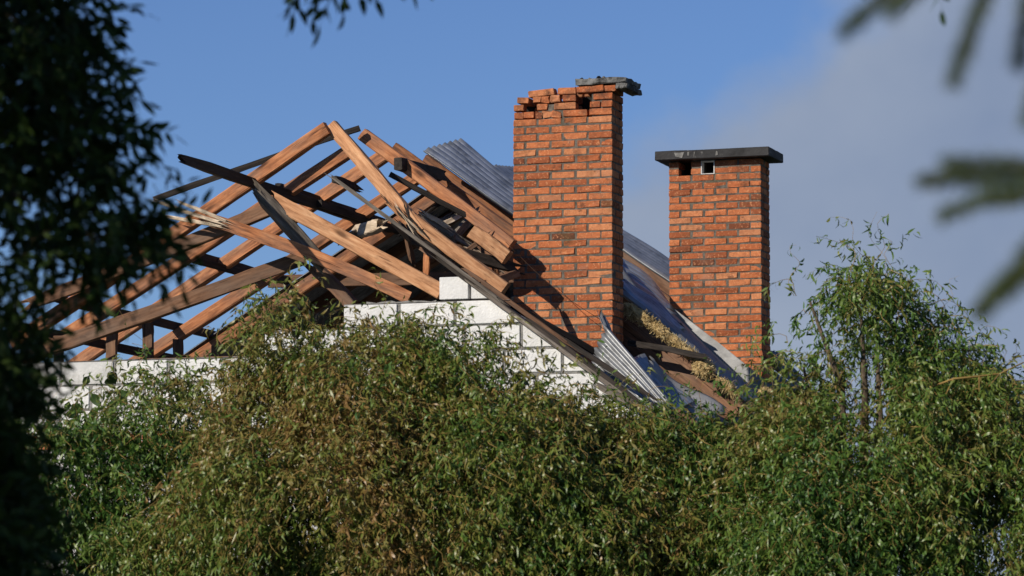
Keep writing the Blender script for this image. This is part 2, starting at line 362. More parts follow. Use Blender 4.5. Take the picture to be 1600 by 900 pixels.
# mortar body of the wall
bmw = bmesh.new()
def wall_piece(poly, y0, y1):
    poly = clip_poly(poly)
    if len(poly) < 3: return
    v, f = extrude(poly, y0, y1); q = [bmw.verts.new(x) for x in v]
    for t in f: bmw.faces.new([q[i] for i in t])
G = 0.011
wall_piece([(uL + G, 0.0), (uR - G, 0.0), (uR - G, zt + .0), (uL + G, zt)], 0.012, WT - 0.012)
wall_piece([(u1 + G, zt), (uR - G, zt), (uR - G, zt + CH - .004), (u1 + G, zt + CH - .004)], 0.013, WT - 0.013)
wall_piece([(u2 + G, zt + CH - .004), (uR, zt + CH - .004), (uR, zt + 2 * CH - .003), (u2 + G, zt + 2 * CH - .003)], 0.014, WT - 0.014)
gable = bm_obj('gable_wall', bmw, M['cement'], house, HM)
for ri, (z0, a, b) in enumerate(rows):
    off = (ri % 2) * BL / 2 + random.uniform(-.05, .05)
    u = a - (off if off > 0.08 else 0); first = True
    while u < b - 0.05:
        x0, x1 = max(u, a), min(u + BL, b)
        u += BL
        if x1 - x0 < 0.08: continue
        g = 0.011 + random.random() * 0.012; gz = 0.010 + random.random() * 0.005
        top = z0 + CH - gz
        poly = clip_poly([(x0 + g, z0 + gz), (x1 - g, z0 + gz), (x1 - g, top), (x0 + g, top)])
        if len(poly) < 3: continue
        if max(p[0] for p in poly) - min(p[0] for p in poly) < 0.05: continue
        y0 = random.uniform(-0.006, 0.004)
        vs_, fs_ = extrude(poly, y0, WT - 0.004)
        cx = sum(p[0] for p in poly) / len(poly); cz = sum(p[1] for p in poly) / len(poly)
        b2 = bmesh.new(); q = [b2.verts.new((x - cx, y, z - cz)) for x, y, z in vs_]
        for t in fs_: b2.faces.new([q[i] for i in t])
        bmesh.ops.bevel(b2, geom=[e for e in b2.edges], offset=0.005, segments=1, affect='EDGES')
        mw = HM @ Matrix.Translation((cx, 0, cz)) @ Matrix.Rotation(random.uniform(-.004, .004), 4, 'Y')
        bm_obj('wall_block', b2, M['block'], gable, mw)
# grey mortar dregs lying on the steps
def crust(ua, ub, z, th=0.02):
    n = max(4, int((ub - ua) / 0.05)); b3 = bmesh.new()
    lo = []; hi = []
    for i in range(n + 1):
        uu = ua + (ub - ua) * i / n; h = th * random.uniform(0.2, 1.0)
        lo.append((b3.verts.new((uu, 0.004, z)), b3.verts.new((uu, WT - 0.03, z)))); hi.append((b3.verts.new((uu, 0.02, z + h)), b3.verts.new((uu, WT - 0.06, z + h * random.uniform(.4, 1)))))
    for i in range(n):
        b3.faces.new((lo[i][0], lo[i + 1][0], hi[i + 1][0], hi[i][0])); b3.faces.new((hi[i][0], hi[i + 1][0], hi[i + 1][1], hi[i][1])); b3.faces.new((hi[i][1], hi[i + 1][1], lo[i + 1][1], lo[i][1]))
    bm_obj('mortar_crust', b3, M['cement'], gable, HM)
crust(uL + .2, u1 - .02, zt - 0.004, 0.014); crust(u1 + .05, u2 - .02, zt + CH - 0.006, 0.02); crust(u2 + .25, u3 - .02, zt + 2 * CH - 0.006, 0.028)
crust(u3 + .02, u3 + .75, zt + 2 * CH - 0.012, 0.012)
# ------------------------------------------------------------------ bricks
def brick_mesh(name, l, wd, h, seed, worn=0.0):
    r = random.Random(seed); b = bmesh.new()
    add_box(b, (-l / 2, -wd / 2, -h / 2), (l / 2, wd / 2, h / 2))
    bmesh.ops.bevel(b, geom=list(b.edges), offset=0.006, segments=1, affect='EDGES')
    for v in b.verts:
        v.co += Vector((r.uniform(-1, 1), r.uniform(-1, 1), r.uniform(-1, 1))) * (0.0025 + worn)
    me = bpy.data.meshes.new(name); b.to_mesh(me); b.free(); me.materials.append(M['brick']); return me
BRL, BRW, BRH = 0.25, 0.12, 0.065; PU, PZ = 0.273, 0.080
FULL = [brick_mesh('brick_full', BRL, BRW, BRH, i) for i in range(8)]
WORN = [brick_mesh('brick_worn', BRL, BRW, BRH, 40 + i, 0.005) for i in range(5)]
HALF = [brick_mesh('brick_half', BRW, BRW, BRH, 20 + i) for i in range(5)]
HDR = FULL
def put_brick(me, parent, mw):
    return link(bpy.data.objects.new('brick', me), parent, mw)
for k in range(2):                           # brick band in the gable
    u = uL + (k % 2) * 0.13 + .14
    while u < uR - 0.15:
        put_brick(random.choice(FULL), gable, HM @ Matrix.Translation((u, 0.055 + random.uniform(-.004, .004), zband - 0.04 - k * 0.08))); u += 0.262
bb = bmesh.new()                             # other walls and attic floor
DEP = 9.0
zfl = zt - 0.45; zR = verge(uR) - .35
add_box(bb, (uL, WT + .01, 0), (uL + WT, DEP, zt - 0.05)); bm_obj('side_wall', bb, M['block'], house, HM)
bb = bmesh.new(); add_box(bb, (uR - WT, WT + .01, 0), (uR, DEP, zR)); bm_obj('side_wall', bb, M['block'], house, HM)
apex_u = uvz(P(540, 200, 0.5))[0]; apex_z = uvz(P(515, 200, 0.1))[2]
v_, f_ = extrude([(uL, 0), (uR, 0), (uR, zR), (apex_u, apex_z - 0.35), (uL, zt - .05)], DEP + .01, DEP + WT); mesh_obj('rear_gable', v_, f_, M['block'], house, HM)
bb = bmesh.new(); add_box(bb, (uL + WT + .01, WT + .01, zfl - 0.2), (uR - WT - .9, DEP - .01, zfl)); bm_obj('attic_floor', bb, M['cement'], house, HM)  # unseen floor slab, added to block light in the attic

# ------------------------------------------------------------------ chimneys
def chimney(name, label, pxl, v, ytop, pxbot, zbase, toprows=None, holes=None, rows_vis=34):
    """front left corner at pixel column pxl on the plane v; courses counted down from the top"""
    u0, _, zt_ = uvz(P(pxl, ytop, v)); W = 4 * PU - (PU - BRL); D = 0.393
    root = empty(name, H(u0 + W / 2, v + D / 2, 0)); tag(root, label, 'chimney')
    CM = HOUSE_ROT.copy(); CM.translation = H(u0, v, zt_)
    rr = random.Random(int(pxl))
    rest = []
    def br(cx, cy, cz, rot90, me, tilt=0.0, hide=False):
        m = CM @ Matrix.Translation((cx, cy, cz)) @ Matrix.Rotation(tilt + rr.uniform(-.007, .007), 4, 'Y') @ Matrix.Rotation(rr.uniform(-.008, .008) + (math.pi / 2 if rot90 else 0), 4, 'Z')
        if hide: rest.append((me, m))
        else: put_brick(me, root, m)
    j = lambda: rr.uniform(-.005, .003)
    for k in range(rows_vis):
        cz = -(k + 0.5) * PZ + rr.uniform(-.003, .003)
        pick = lambda: rr.choice(WORN) if rr.random() < 0.3 else rr.choice(FULL)
        hs = holes.get(k, []) if holes else []
        inh = lambda x: any(a < x < b for a, b in hs)
        if k % 2 == 0:
            for i in range(4):
                x = BRL / 2 + i * PU
                if not inh(x): br(x + rr.uniform(-.004, .004), BRW / 2 + j(), cz, False, pick())
                br(x, D - BRW / 2, cz, False, rr.choice(FULL), hide=True)
            br(W - BRW / 2 - j(), D - BRL / 2 - 0.0, cz, True, pick()) if False else br(W - BRW / 2 - j(), BRW + .012 + BRL / 2, cz, True, pick())
            br(BRW / 2, BRW + .012 + BRL / 2, cz, True, rr.choice(FULL), hide=True)
        else:
            for i, x in enumerate((BRW / 2, BRW + .023 + BRL / 2, BRW + .023 + BRL / 2 + PU, BRW + .023 + BRL / 2 + 2 * PU, W - BRW / 2)):
                if inh(x): continue
                if i in (0, 4): br(x - (j() if i == 4 else 0), BRL / 2 + j(), cz, True, pick())
                else: br(x + rr.uniform(-.004, .004), BRW / 2 + j(), cz, False, pick())
            for x in (BRW + .023 + BRL / 2, BRW + .023 + BRL / 2 + PU, BRW + .023 + BRL / 2 + 2 * PU): br(x, D - BRW / 2, cz, False, rr.choice(FULL), hide=True)
            br(W - BRW / 2 - j(), D - BRW / 2, cz, False, rr.choice(HALF)); br(BRW / 2, D - BRW / 2, cz, False, rr.choice(HALF), hide=True)
    # bricks of the two faces turned away, joined
    b = bmesh.new()
    for me, m in rest:
        n0 = len(b.verts); b.from_mesh(me); b.verts.ensure_lookup_table()
        for vtx in b.verts[n0:]: vtx.co = m @ vtx.co
    o = bm_obj('rear_brickwork', b, M['brick'], root); o['kind'] = 'stuff'
    return root, CM, W, D, zt_
def core_box(root, CM, lo, hi, mat='mortar', name='mortar_core'):
    b = bmesh.new(); add_box(b, lo, hi)
    bmesh.ops.subdivide_edges(b, edges=list(b.edges), cuts=3, use_grid_fill=True)
    return bm_obj(name, b, M[mat], root, CM)
def slab_mesh(name, root, CM, lo, hi, mat, jit, cuts=5, bev=0.008):
    b = bmesh.new(); add_box(b, lo, hi); bmesh.ops.bevel(b, geom=list(b.edges), offset=bev, segments=1, affect='EDGES')
    bmesh.ops.subdivide_edges(b, edges=[e for e in b.edges if e.calc_length() > 0.1], cuts=cuts, use_grid_fill=True)
    for v in b.verts: v.co += Vector((random.uniform(-1, 1), random.uniform(-1, 1), random.uniform(-1, 1))) * jit
    return bm_obj(name, b, M[mat], root, CM)
IN = 0.005
# rear chimney: whole, with a tarred slab
h2 = {0: [(0.14, 0.30), (0.42, 0.58)], 1: [(0.14, 0.30), (0.42, 0.58)]}
c2, CM2, W2, D2, z2 = chimney('brick_chimney', 'intact red brick chimney with a wide black slab on top', 1045, 5.5, 253, 0, 0, holes={})
# cut the two flue openings out of its top two courses
for ch in list(c2.children):
    if ch.name.startswith('brick'):
        lc = CM2.inverted() @ ch.matrix_basis.translation
        if lc.y < 0.2 and lc.z > -2.05 * PZ and lc.x < 0.62: bpy.data.objects.remove(ch)
for k in range(2):
    for xa, xb in ((0.0, 0.115), (0.262, 0.375)):
        put_brick(random.choice(HALF), c2, CM2 @ Matrix.Translation(((xa + xb) / 2, 0.06, -(k + .5) * PZ)))
    put_brick(random.choice(FULL), c2, CM2 @ Matrix.Translation((0.655, 0.062, -(k + .5) * PZ)))
core_box(c2, CM2, (IN, IN, -z2), (W2 - IN, D2 - IN, -2.06 * PZ))
for xa, xb in ((IN, 0.112), (0.268, 0.370), (0.535, W2 - IN)): core_box(c2, CM2, (xa, IN, -2.06 * PZ), (xb, D2 - .13, 0))
core_box(c2, CM2, (IN, D2 - .13, -2.06 * PZ), (W2 - IN, D2 - IN, 0), 'soot')
fr = bmesh.new()                              # whitish frame in the second opening
for lo, hi in (((0.376, -.004, -.158), (0.386, .10, -.004)), ((0.524, -.004, -.158), (0.534, .10, -.004)), ((0.386, -.004, -.158), (0.524, .10, -.150)), ((0.386, -.004, -.012), (0.524, .10, -.004))): add_box(fr, lo, hi)
bm_obj('flue_frame', fr, M['block'], c2, CM2)
for xx, ww in ((.16, .06), (.33, .015), (.60, .02), (.27, .02)):
    b = bmesh.new(); q = [(xx + ww * random.uniform(-.6, .6) + ww * (1 if i in (1, 2) else -1) * .5, -.1355, .012 + .07 * (1 if i > 1 else random.uniform(0, .5))) for i in range(4)]
    vv = [b.verts.new(p_) for p_ in q]; b.faces.new(vv); bm_obj('lime_streak', b, M['cement'], c2, CM2)
slab_mesh('cap_slab', c2, CM2, (-.13, -.13, 0.004), (W2 + .13, D2 + .13, 0.108), 'tar', 0.0025)
# front chimney: broken top
c1, CM1, W1, D1, z1 = chimney('brick_chimney', 'tall red brick chimney with a broken crumbling top and slab remnant', 802, 1.55, 187, 0, 0)
core_box(c1, CM1, (IN, IN, -z1), (W1 - IN, D1 - IN, -0.008))
sx = lambda zx: (zx - 87) / (703 - 87) * W1   # position across the face
def tb(x0, x1, row, tilt=0.0, dy=0.0, me=None, dz=0.0, worn=False, deep=False):
    l = sx(x1) - sx(x0); me = me or brick_mesh('brick_part', l, BRL if deep else BRW, BRH, int(x0 * 7 + row), 0.009 if worn else 0.001)
    wd = BRL if deep else BRW
    put_brick(me, c1, CM1 @ Matrix.Translation(((sx(x0) + sx(x1)) / 2, wd / 2 + dy, (row + .5) * PZ + dz)) @ Matrix.Rotation(tilt, 4, 'Y'))
for a in ((92, 150, 0), (150, 215, 0), (398, 546, 0), (562, 702, 0), (88, 150, 1), (235, 300, 1), (342, 476, 1), (566, 630, 1), (636, 704, 1), (394, 478, 2), (588, 706, 2)): tb(*a)
for a in ((222, 264, 0), (268, 322, 0), (326, 384, 0), (210, 258, 2), (262, 312, 2), (316, 372, 2)): tb(a[0], a[1], a[2], 0.05, 0.004, worn=True, dz=-.004)
tb(108, 182, 2, 0.06, 0.01, dz=0.0, deep=True); tb(180, 342, 3, -0.085, 0.0, dz=-.012); tb(362, 466, 3, -0.04, 0.03, worn=True, dz=.0)
tb(484, 652, 3, -0.03, -.02); tb(658, 728, 3, -.03, -.01)
for k in range(4):                            # right flank and rear of the broken rows
    put_brick(FULL[k], c1, CM1 @ Matrix.Translation((W1 - BRW / 2 + .004 * k, BRW + .02 + BRL / 2, (k + .5) * PZ)) @ Matrix.Rotation(math.pi / 2, 4, 'Z'))
    for q in range((4 if k == 0 else 3) if k < 2 else 2): put_brick(FULL[(k + q) % 8], c1, CM1 @ Matrix.Translation((W1 - BRL / 2 - q * PU - .13 * (k % 2), D1 - BRW / 2, (k + .5) * PZ)))
core_box(c1, CM1, (sx(240), .02, -.008), (sx(474), .12, 1.8 * PZ)); core_box(c1, CM1, (sx(575), .02, -.008), (W1 - IN, D1 - .13, 3.0 * PZ)); core_box(c1, CM1, (IN, .02, -.008), (sx(150), .12, 0.9 * PZ))
core_box(c1, CM1, (IN, D1 - .11, -.008), (W1 - IN, D1 - IN, 2.7 * PZ), 'soot'); core_box(c1, CM1, (sx(474), D1 - .125, 1.5 * PZ), (sx(580), D1 - .1, 3 * PZ), 'soot')
slab_mesh('cap_remnant', c1, CM1, (sx(480), -.045, 3.97 * PZ + .01), (sx(800), D1 + .10, 3.97 * PZ + .068), 'slab', 0.008)
slab_mesh('cap_remnant', c1, CM1, (sx(735), -.055, 3.1 * PZ + .02), (sx(806), D1 + .11, 3.97 * PZ + .004), 'slab', 0.008)
for i in range(9):
    b = bmesh.new(); bmesh.ops.create_icosphere(b, subdivisions=1, radius=random.uniform(.015, .035))
    for v in b.verts: v.co *= random.uniform(.6, 1.2)
    bm_obj('rubble', b, M['soot'] if i % 2 else M['mortar'], c1, CM1 @ Matrix.Translation((sx(random.uniform(485, 760)), random.uniform(-.03, .2), 3.97 * PZ + .074)))

# ------------------------------------------------------------------ roof timbers that still belong to the house
def hb(name, a, b, wd, ht, mat='wood', ends='cc', parent=house, **kw):
    return beam(name, P(*a), P(*b), wd, ht, M[mat], parent, ends, **kw)
RW, RH = 0.12, 0.135
# left rafters
hb('rafter', (512, 200, .1), (20, 538, .1), RW, RH)
hb('rafter', (546, 236, 1.1), (40, 566, 1.1), RW, RH)
hb('rafter', (606, 240, 2.2), (110, 575, 2.2), RW, RH)
hb('rafter', (655, 275, 3.2), (200, 575, 3.2), RW, RH)
hb('rafter', (690, 302, 4.2), (300, 565, 4.2), RW, RH)
# right rafters
hb('rafter', (517, 196, .18), (642, 342, .18), RW, RH, 'wood_pale', 'cb')
hb('rafter', (622, 326, .2), (790, 452, .2), RW, RH, 'wood_pale', 'bc')
hb('rafter', (567, 210, 1.18), (800, 384, 1.18), RW, RH)
hb('rafter', (616, 232, 2.28), (862, 408, 2.28), RW, RH)
hb('rafter', (664, 250, 3.1), (900, 418, 3.1), RW, RH)
hb('rafter', (738, 362, .9), (793, 403, .9), RW, RH + .01, 'wood_pale')
for v in (3.9, 4.8, 6.4, 7.4, 8.4):
    s = 52 * (v - 3.1) - 12; q = 18 * (v - 3.1) + 26
    hb('rafter', (664 + s, 250 + q, v), (1010 + s * .92, 500 + q * .8, v), RW, RH, 'wood_brown')
for v in (5.2, 6.2, 7.2, 8.2):
    s = 50 * (v - 4.2); q = 17 * (v - 4.2)
    hb('rafter', (690 + s, 300 + q, v), (300 + s * .92, 565 + q * .7, v), RW, RH, 'wood_brown')
# purlins and battens running along the ridge on the left slope
def purlin(px, py, va_, vb_, wd=.07, ht=.10, mat='wood_black', ends='cc', v_at=0.1):
    p = P(px, py, v_at); u, _, z = uvz(p)
    return beam('purlin', H(u, va_, z), H(u, vb_, z), wd, ht, M[mat], house, ends)
purlin(398, 286, -1.75, 4.3, .06, .10, ends='bc')
purlin(440, 296, 1.0, 5.2, .07, .11, v_at=1.1)  # from here on, purlins seen from beneath: shade put into their near-black colour
purlin(340, 408, .9, 4.8, .06, .09, v_at=2.2)
purlin(232, 388, -.3, 3.4, .05, .07, ends='bc', v_at=.1)
purlin(152, 482, .0, 4.6, .06, .09, ends='bc', v_at=1.1)
purlin(78, 520, -.5, 4.6, .06, .09, ends='bc', v_at=.6)
purlin(520, 325, 1.8, 5.2, .05, .08, v_at=2.2)
# short studs behind the low wall
for px, v, hp, w_ in ((176, .5, 515, .11), (231, .6, 505, .11), (278, 1.0, 530, .10), (92, .45, 525, .10), (338, .8, 540, .09)):
    u, _, z = uvz(P(px, hp, v)); beam('stud', H(u, v, zt - .40), H(u, v, z), .06, w_, M['wood_brown'], house, up=U)
beam('stud', P(671, 366, 1.4), P(666, 424, 1.4), .05, .07, M['wood'], house, 'cb', up=U)
beam('stud', P(747, 420, 1.2), P(750, 446, 1.2), .05, .05, M['wood'], house, 'cb', up=U)
hb('wall_plate', (60, 575, .5), (420, 563, .5), .10, .10, 'wood_brown')
hb('collar_beam', (420, 440, 4.3), (905, 430, 4.3), .06, .14, 'wood_brown')
# roof covering left on the far half
def lp(v, x, y): return (x + 50 * (v - 4.2), y + 17 * (v - 4.2), v)
for i in range(5):
    va_, vb_ = 4.15 + i * 1.0, 5.17 + i * 1.0
    A = P(*lp(va_, 684, 288)); B = P(*lp(vb_, 684, 288)); D = P(*lp(va_, 268, 572)); C = P(*lp(vb_, 268, 572))
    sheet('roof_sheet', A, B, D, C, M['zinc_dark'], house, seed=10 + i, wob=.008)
# right slope: lifted bright sheet and the torn stack between the chimneys
sheet('roof_sheet', P(662, 234, 2.5), P(719, 220, 3.45), P(815, 344, 2.5), P(850, 322, 3.45), M['zinc'], house, pitch=.135, amp=.026, seed=3, wob=.008)
sheet('roof_sheet', P(772, 256, 4.3), P(800, 262, 5.1), P(850, 326, 4.3), P(900, 342, 5.1), M['zinc'], house, seed=4, wob=.01)
sheet('roof_sheet', P(860, 306, 6.0), P(905, 308, 6.95), P(1066, 452, 6.0), P(1082, 440, 6.95), M['zinc'], house, amp=.03, seed=5, wob=.02)
sheet('roof_sheet', P(900, 358, 4.5), P(940, 372, 5.35), P(1040, 494, 4.5), P(1047, 480, 5.35), M['zinc'], house, pitch=.14, amp=.03, seed=6, wob=.03, tear=.06)
sheet('roof_sheet', P(905, 392, 3.6), P(930, 386, 4.5), P(1042, 508, 3.6), P(1050, 490, 4.5), M['zinc_mid'], house, pitch=.14, amp=.03, seed=41, wob=.03, tear=.07)
sheet('roof_sheet', P(960, 438, 2.5), P(985, 438, 3.3), P(1050, 520, 2.5), P(1068, 512, 3.3), M['zinc'], house, pitch=.12, amp=.025, seed=42, wob=.03, tear=.07)
sheet('roof_sheet', P(920, 408, 2.35), P(975, 430, 5.0), P(1160, 624, 2.35), P(1194, 620, 5.0), M['zinc_mid'], house, pitch=.17, amp=.028, seed=7, wob=.02)
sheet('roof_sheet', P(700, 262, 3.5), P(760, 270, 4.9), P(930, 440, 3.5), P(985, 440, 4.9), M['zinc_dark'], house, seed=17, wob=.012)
for i in range(3):
    va_ = 6.0 + i
    s = 50 * (va_ - 6)
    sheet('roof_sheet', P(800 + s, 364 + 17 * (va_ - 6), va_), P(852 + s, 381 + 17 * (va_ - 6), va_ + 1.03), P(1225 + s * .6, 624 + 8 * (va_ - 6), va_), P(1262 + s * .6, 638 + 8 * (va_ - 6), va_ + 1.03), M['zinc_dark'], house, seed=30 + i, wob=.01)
# roof boards under the torn edge
for i in range(4):
    hb('roof_board', (950 - i * 6, 470 + i * 22, 2.3 - i * .07), (1150 - i * 10, 628 + i * 16, 2.3 - i * .07), .025, .15, 'wood_brown', 'cb')
hb('ridge_flashing', (1036, 484, 5.05), (1204, 616, 5.05), .006, .17, 'flash', 'bc')
# verge boards of the gable
for a, b, w_, h_, m_, e_ in (((528, 283, -.08), (775, 464, -.08), .03, .035, 'wood_grey', 'bb'), ((748, 452, -.07), (1006, 642, -.09), .03, .04, 'wood_grey', 'bb'), ((690, 408, -.03), (846, 522, -.03), .025, .05, 'wood_black', 'bb'),
        ((836, 508, -.05), (990, 622, -.03), .025, .05, 'wood_black', 'bb'), ((742, 432, .03), (880, 532, .04), .035, .045, 'wood_brown', 'bb'), ((890, 536, .05), (1004, 612, .06), .035, .05, 'wood_black', 'bb'), ((522, 280, -.05), (556, 294, .5), .06, .07, 'wood_black', 'cb'), ((940, 606, -.12), (1000, 638, -.12), .03, .07, 'wood_grey', 'bb')):
    hb('verge_strip', a, b, w_, h_, m_, e_)
rc = random.Random(77)
for i in range(26):                          # broken battens and offcuts still nailed under the right slope
    x, y = rc.uniform(630, 790), 0; y = 300 + (x - 630) * .55 + rc.uniform(15, 75); v = rc.uniform(.9, 3.2); an = rc.choice((.62, .62, .4, -.6, 1.3)) + rc.uniform(-.12, .12); ln = rc.uniform(18, 60)
    hb('broken_batten', (x, y, v), (x + ln * math.cos(an), y + ln * math.sin(an), v + rc.uniform(-.15, .3)), rc.uniform(.025, .05), rc.uniform(.04, .09), rc.choice(('wood', 'wood_brown', 'wood_brown', 'wood_black', 'wood_grey', 'splinter')), 'bb', seg=4)
for i in range(7):
    x = rc.uniform(612, 648); y = 318 + (x - 612) * .8 + rc.uniform(-6, 10)
    hb('splinter', (x, y, .1), (x + rc.uniform(6, 16), y + rc.uniform(10, 24), .12), .012, .016, rc.choice(('splinter', 'wood_black', 'wood_pale')), 'bb', seg=3)

# ------------------------------------------------------------------ loose wreckage
def loose(name, label, a, b, wd, ht, mat, ends='cc', cat='beam', group=None, **kw):
    o = beam(name, P(*a), P(*b), wd, ht, M[mat], None, ends, **kw)
    return tag(o, label, cat, group)
loose('fallen_beam', 'long brown beam lying slantwise low across the rafter feet above the white wall', (66, 548, .0), (476, 402, .35), .08, .15, 'wood_brown', 'bc', twist=.15)
loose('fallen_beam', 'grey brown beam propped across the upper left rafters, ending beside the split grey post', (55, 472, -.15), (424, 326, -.02), .08, .135, 'wood_brown', 'bc')
loose('fallen_beam', 'thick pale orange beam leaning down from the split grey post to the wall block', (438, 318, -.1), (690, 456, .12), .10, .155, 'wood_pale', 'bc')
loose('fallen_plank', 'thin orange plank sloping down to the wall top below the thick pale beam', (335, 346, -.25), (640, 466, .10), .04, .13, 'wood', 'bc', 'plank', bow=.04)
loose('split_post', 'dark grey split post leaning between the fallen beams', (408, 306, -.22), (506, 416, .12), .12, .14, 'wood_grey', 'bb', 'post')
loose('split_post', 'short dark brown post end standing behind the wall step under the grey split post', (494, 420, .5), (552, 478, .4), .09, .13, 'wood_brown', 'bc', 'post')
for i, (a, b) in enumerate((((270, 340, -.3), (338, 352, -.27)), ((256, 318, -.33), (340, 346, -.3)), ((296, 322, -.28), (345, 342, -.26)))):
    loose('splintered_lath', ('lowest', 'longest', 'uppermost')[i] + ' pale splintered lath at the torn end of the thin orange plank', a, b, .03, .035, 'splinter', 'bb', 'lath', 'splintered laths at the plank end')
loose('roof_batten', 'thin black batten running from the foremost ridge joint down into the leaves', (240, 312, .3), (562, 200, 1.0), .04, .06, 'wood_black', 'cc', 'batten')
loose('roof_batten', 'long black batten sloping under the right rafters to the front chimney', (609, 272, .8), (800, 374, 1.35), .05, .055, 'wood_black', 'cc', 'batten')
loose('charred_board', 'short black board nailed across the right rafters near the ridge', (622, 256, 1.0), (690, 275, 2.1), .09, .13, 'wood_black', 'cb', 'board')
loose('charred_beam', 'charred black beam lying level behind the verge boards beside the front chimney', (668, 382, .7), (800, 418, 1.3), .08, .11, 'wood_black', 'bb')
loose('broken_board', 'short brown board propped between the verge and the front chimney', (754, 444, .1), (804, 428, .9), .04, .08, 'wood_brown', 'bb', 'board')
loose('black_pole', 'straight black pole resting against the foot of the front chimney', (800, 478, .2), (932, 552, 1.0), .05, .06, 'wood_black', 'cc', 'pole')
loose('black_pole', 'short dark pole lying across the brown roof boards below the insulation', (982, 536, 1.9), (1090, 556, 1.85), .05, .06, 'wood_black', 'cb', 'pole')
loose('broken_board', 'upright broken board with a white torn top under the right rafters', (737, 340, 1.6), (708, 374, 1.3), .04, .09, 'wood_grey', 'bc', 'board')
loose('beam_stub', 'splintered beam stub with a pale torn face among the left rafters', (592, 352, 1.6), (558, 362, 2.1), .12, .13, 'splinter', 'bb', 'beam')
loose('grey_board', 'grey board end lying beside the splintered beam stub', (536, 374, 1.7), (590, 352, 2.4), .03, .10, 'wood_grey', 'bb', 'board')
loose('wood_chip', 'torn pale wood chip hanging under the cracked rafter', (674, 340, 1.2), (694, 352, 1.25), .03, .05, 'splinter', 'bb', 'wood chip')
# torn metal at the foot of the right slope
tag(sheet('bent_sheet', P(924, 566, .55), P(946, 508, .75), P(1012, 640, .3), P(1052, 632, .6), M['zinc_mid'], pitch=.075, amp=.022, seed=8, wob=.012, tear=.03), 'upright fan shaped corrugated sheet torn loose beside the front chimney', 'metal sheet')
tag(sheet('bent_sheet', P(936, 490, .78), P(948, 506, .9), P(958, 580, .66), P(985, 580, .8), M['zinc_dark'], pitch=.06, amp=.012, seed=9, wob=.01, tear=.05), 'narrow curled strip of dark sheet pointing up behind the fan shaped sheet', 'metal sheet')
tag(sheet('bent_sheet', P(980, 566, .9), P(1004, 556, 1.6), P(1052, 640, .8), P(1082, 630, 1.5), M['zinc'], pitch=.08, amp=.014, seed=11, wob=.02), 'dull corrugated sheet lying just right of the fan shaped sheet', 'metal sheet')
tag(sheet('crumpled_flashing', P(1004, 592, 1.3), P(1018, 560, 1.6), P(1090, 660, 1.2), P(1136, 642, 1.7), M['flash'], pitch=.3, amp=.012, seed=12, wob=.035, tear=.04), 'crumpled flat grey flashing with a raised corner on the wreckage', 'metal sheet')
tag(sheet('bent_sheet', P(1030, 596, 2.0), P(1048, 580, 2.5), P(1130, 668, 2.0), P(1160, 655, 2.6), M['zinc_dark'], pitch=.1, amp=.014, seed=13, wob=.02), 'dark sheet half buried in the shrubs below the insulation', 'metal sheet')
tag(sheet('bent_sheet', P(1204, 548, 5.0), P(1218, 552, 5.4), P(1242, 610, 5.0), P(1262, 606, 5.4), M['zinc_dark'], seed=14, wob=.02), 'dark sheet sticking out to the right of the rear chimney', 'metal sheet')
WL = ['first', 'second', 'third', 'fourth', 'sixth', 'seventh', 'fifth']
def wool(px, py, v, rx, rz, seed):
    b = bmesh.new(); bmesh.ops.create_icosphere(b, subdivisions=4, radius=1)
    from mathutils import noise as mn
    off = Vector((seed * 3.1, seed * 1.7, 0))
    for vt in b.verts:
        n_ = vt.co.normalized()
        vt.co = n_ * (1 + .7 * mn.noise(n_ * 1.3 + off) + .3 * mn.noise(n_ * 3 + off) + .22 * mn.noise(n_ * 7 + off) + .2 * mn.noise(n_ * 17 + off))
        vt.co = Vector((vt.co.x * rx * 1.15, vt.co.y * .06, vt.co.z * rz * .8))
    m = Matrix.Translation(P(px, py, v)) @ HOUSE_ROT @ Matrix.Rotation(R(38), 4, 'Y')
    pts_ = np.array([tuple(m @ v_.co) for v_ in b.verts]); nn_ = np.array([tuple((m.to_3x3() @ v_.co.normalized())) for v_ in b.verts]); pk = rng.integers(0, len(pts_), 420)
    wo = bm_obj('insulation_wool', b, M['wool'], None, m, True)
    me_ = leaves_mesh('fibres', pts_[pk], nn_[pk] * .5 + unit(420) + np.array([0, 0, -.4]), unit(420), rng.uniform(.02, .075, 420), rng.uniform(.003, .010, 420), rng.uniform(-.8, .8, 420), rng.random(420), M['fibre'], None)
    me_.parent = wo; me_.matrix_parent_inverse = m.inverted(); me_['kind'] = 'stuff'
    tag(wo, WL[seed] + ' tuft of yellow insulation wool down the torn roof edge from the front chimney', 'insulation', 'insulation tufts along the torn roof edge')
pts = [P(1182 + 16 * (1 + math.cos(t)) , 626 + 16 * math.sin(t), 2.2 + .05 * t) for t in [i * .45 - 2.6 for i in range(12)]]
o = tubes_obj('insulation_roll', [(pts, [.03 + .015 * math.sin(i * .9) for i in range(12)])], M['wool'], None, 8); tag(o, 'curled yellow roll of insulation lying in the shrub top below the rear chimney', 'insulation')
wp = [P(790 + 150 * t, 378 + 122 * t + 10 * math.sin(3.1 * t), .9 + .3 * t) for t in [i / 12 for i in range(13)]]
tag(tubes_obj('loose_wire', [(wp, [.004] * 13)], M['wire'], None, 4), 'thin rusty wire sagging across the face of the front chimney', 'wire')
wp = [P(934 + 3 * math.sin(t * 4), 472 + 30 * t, .8) for t in [i / 6 for i in range(7)]]

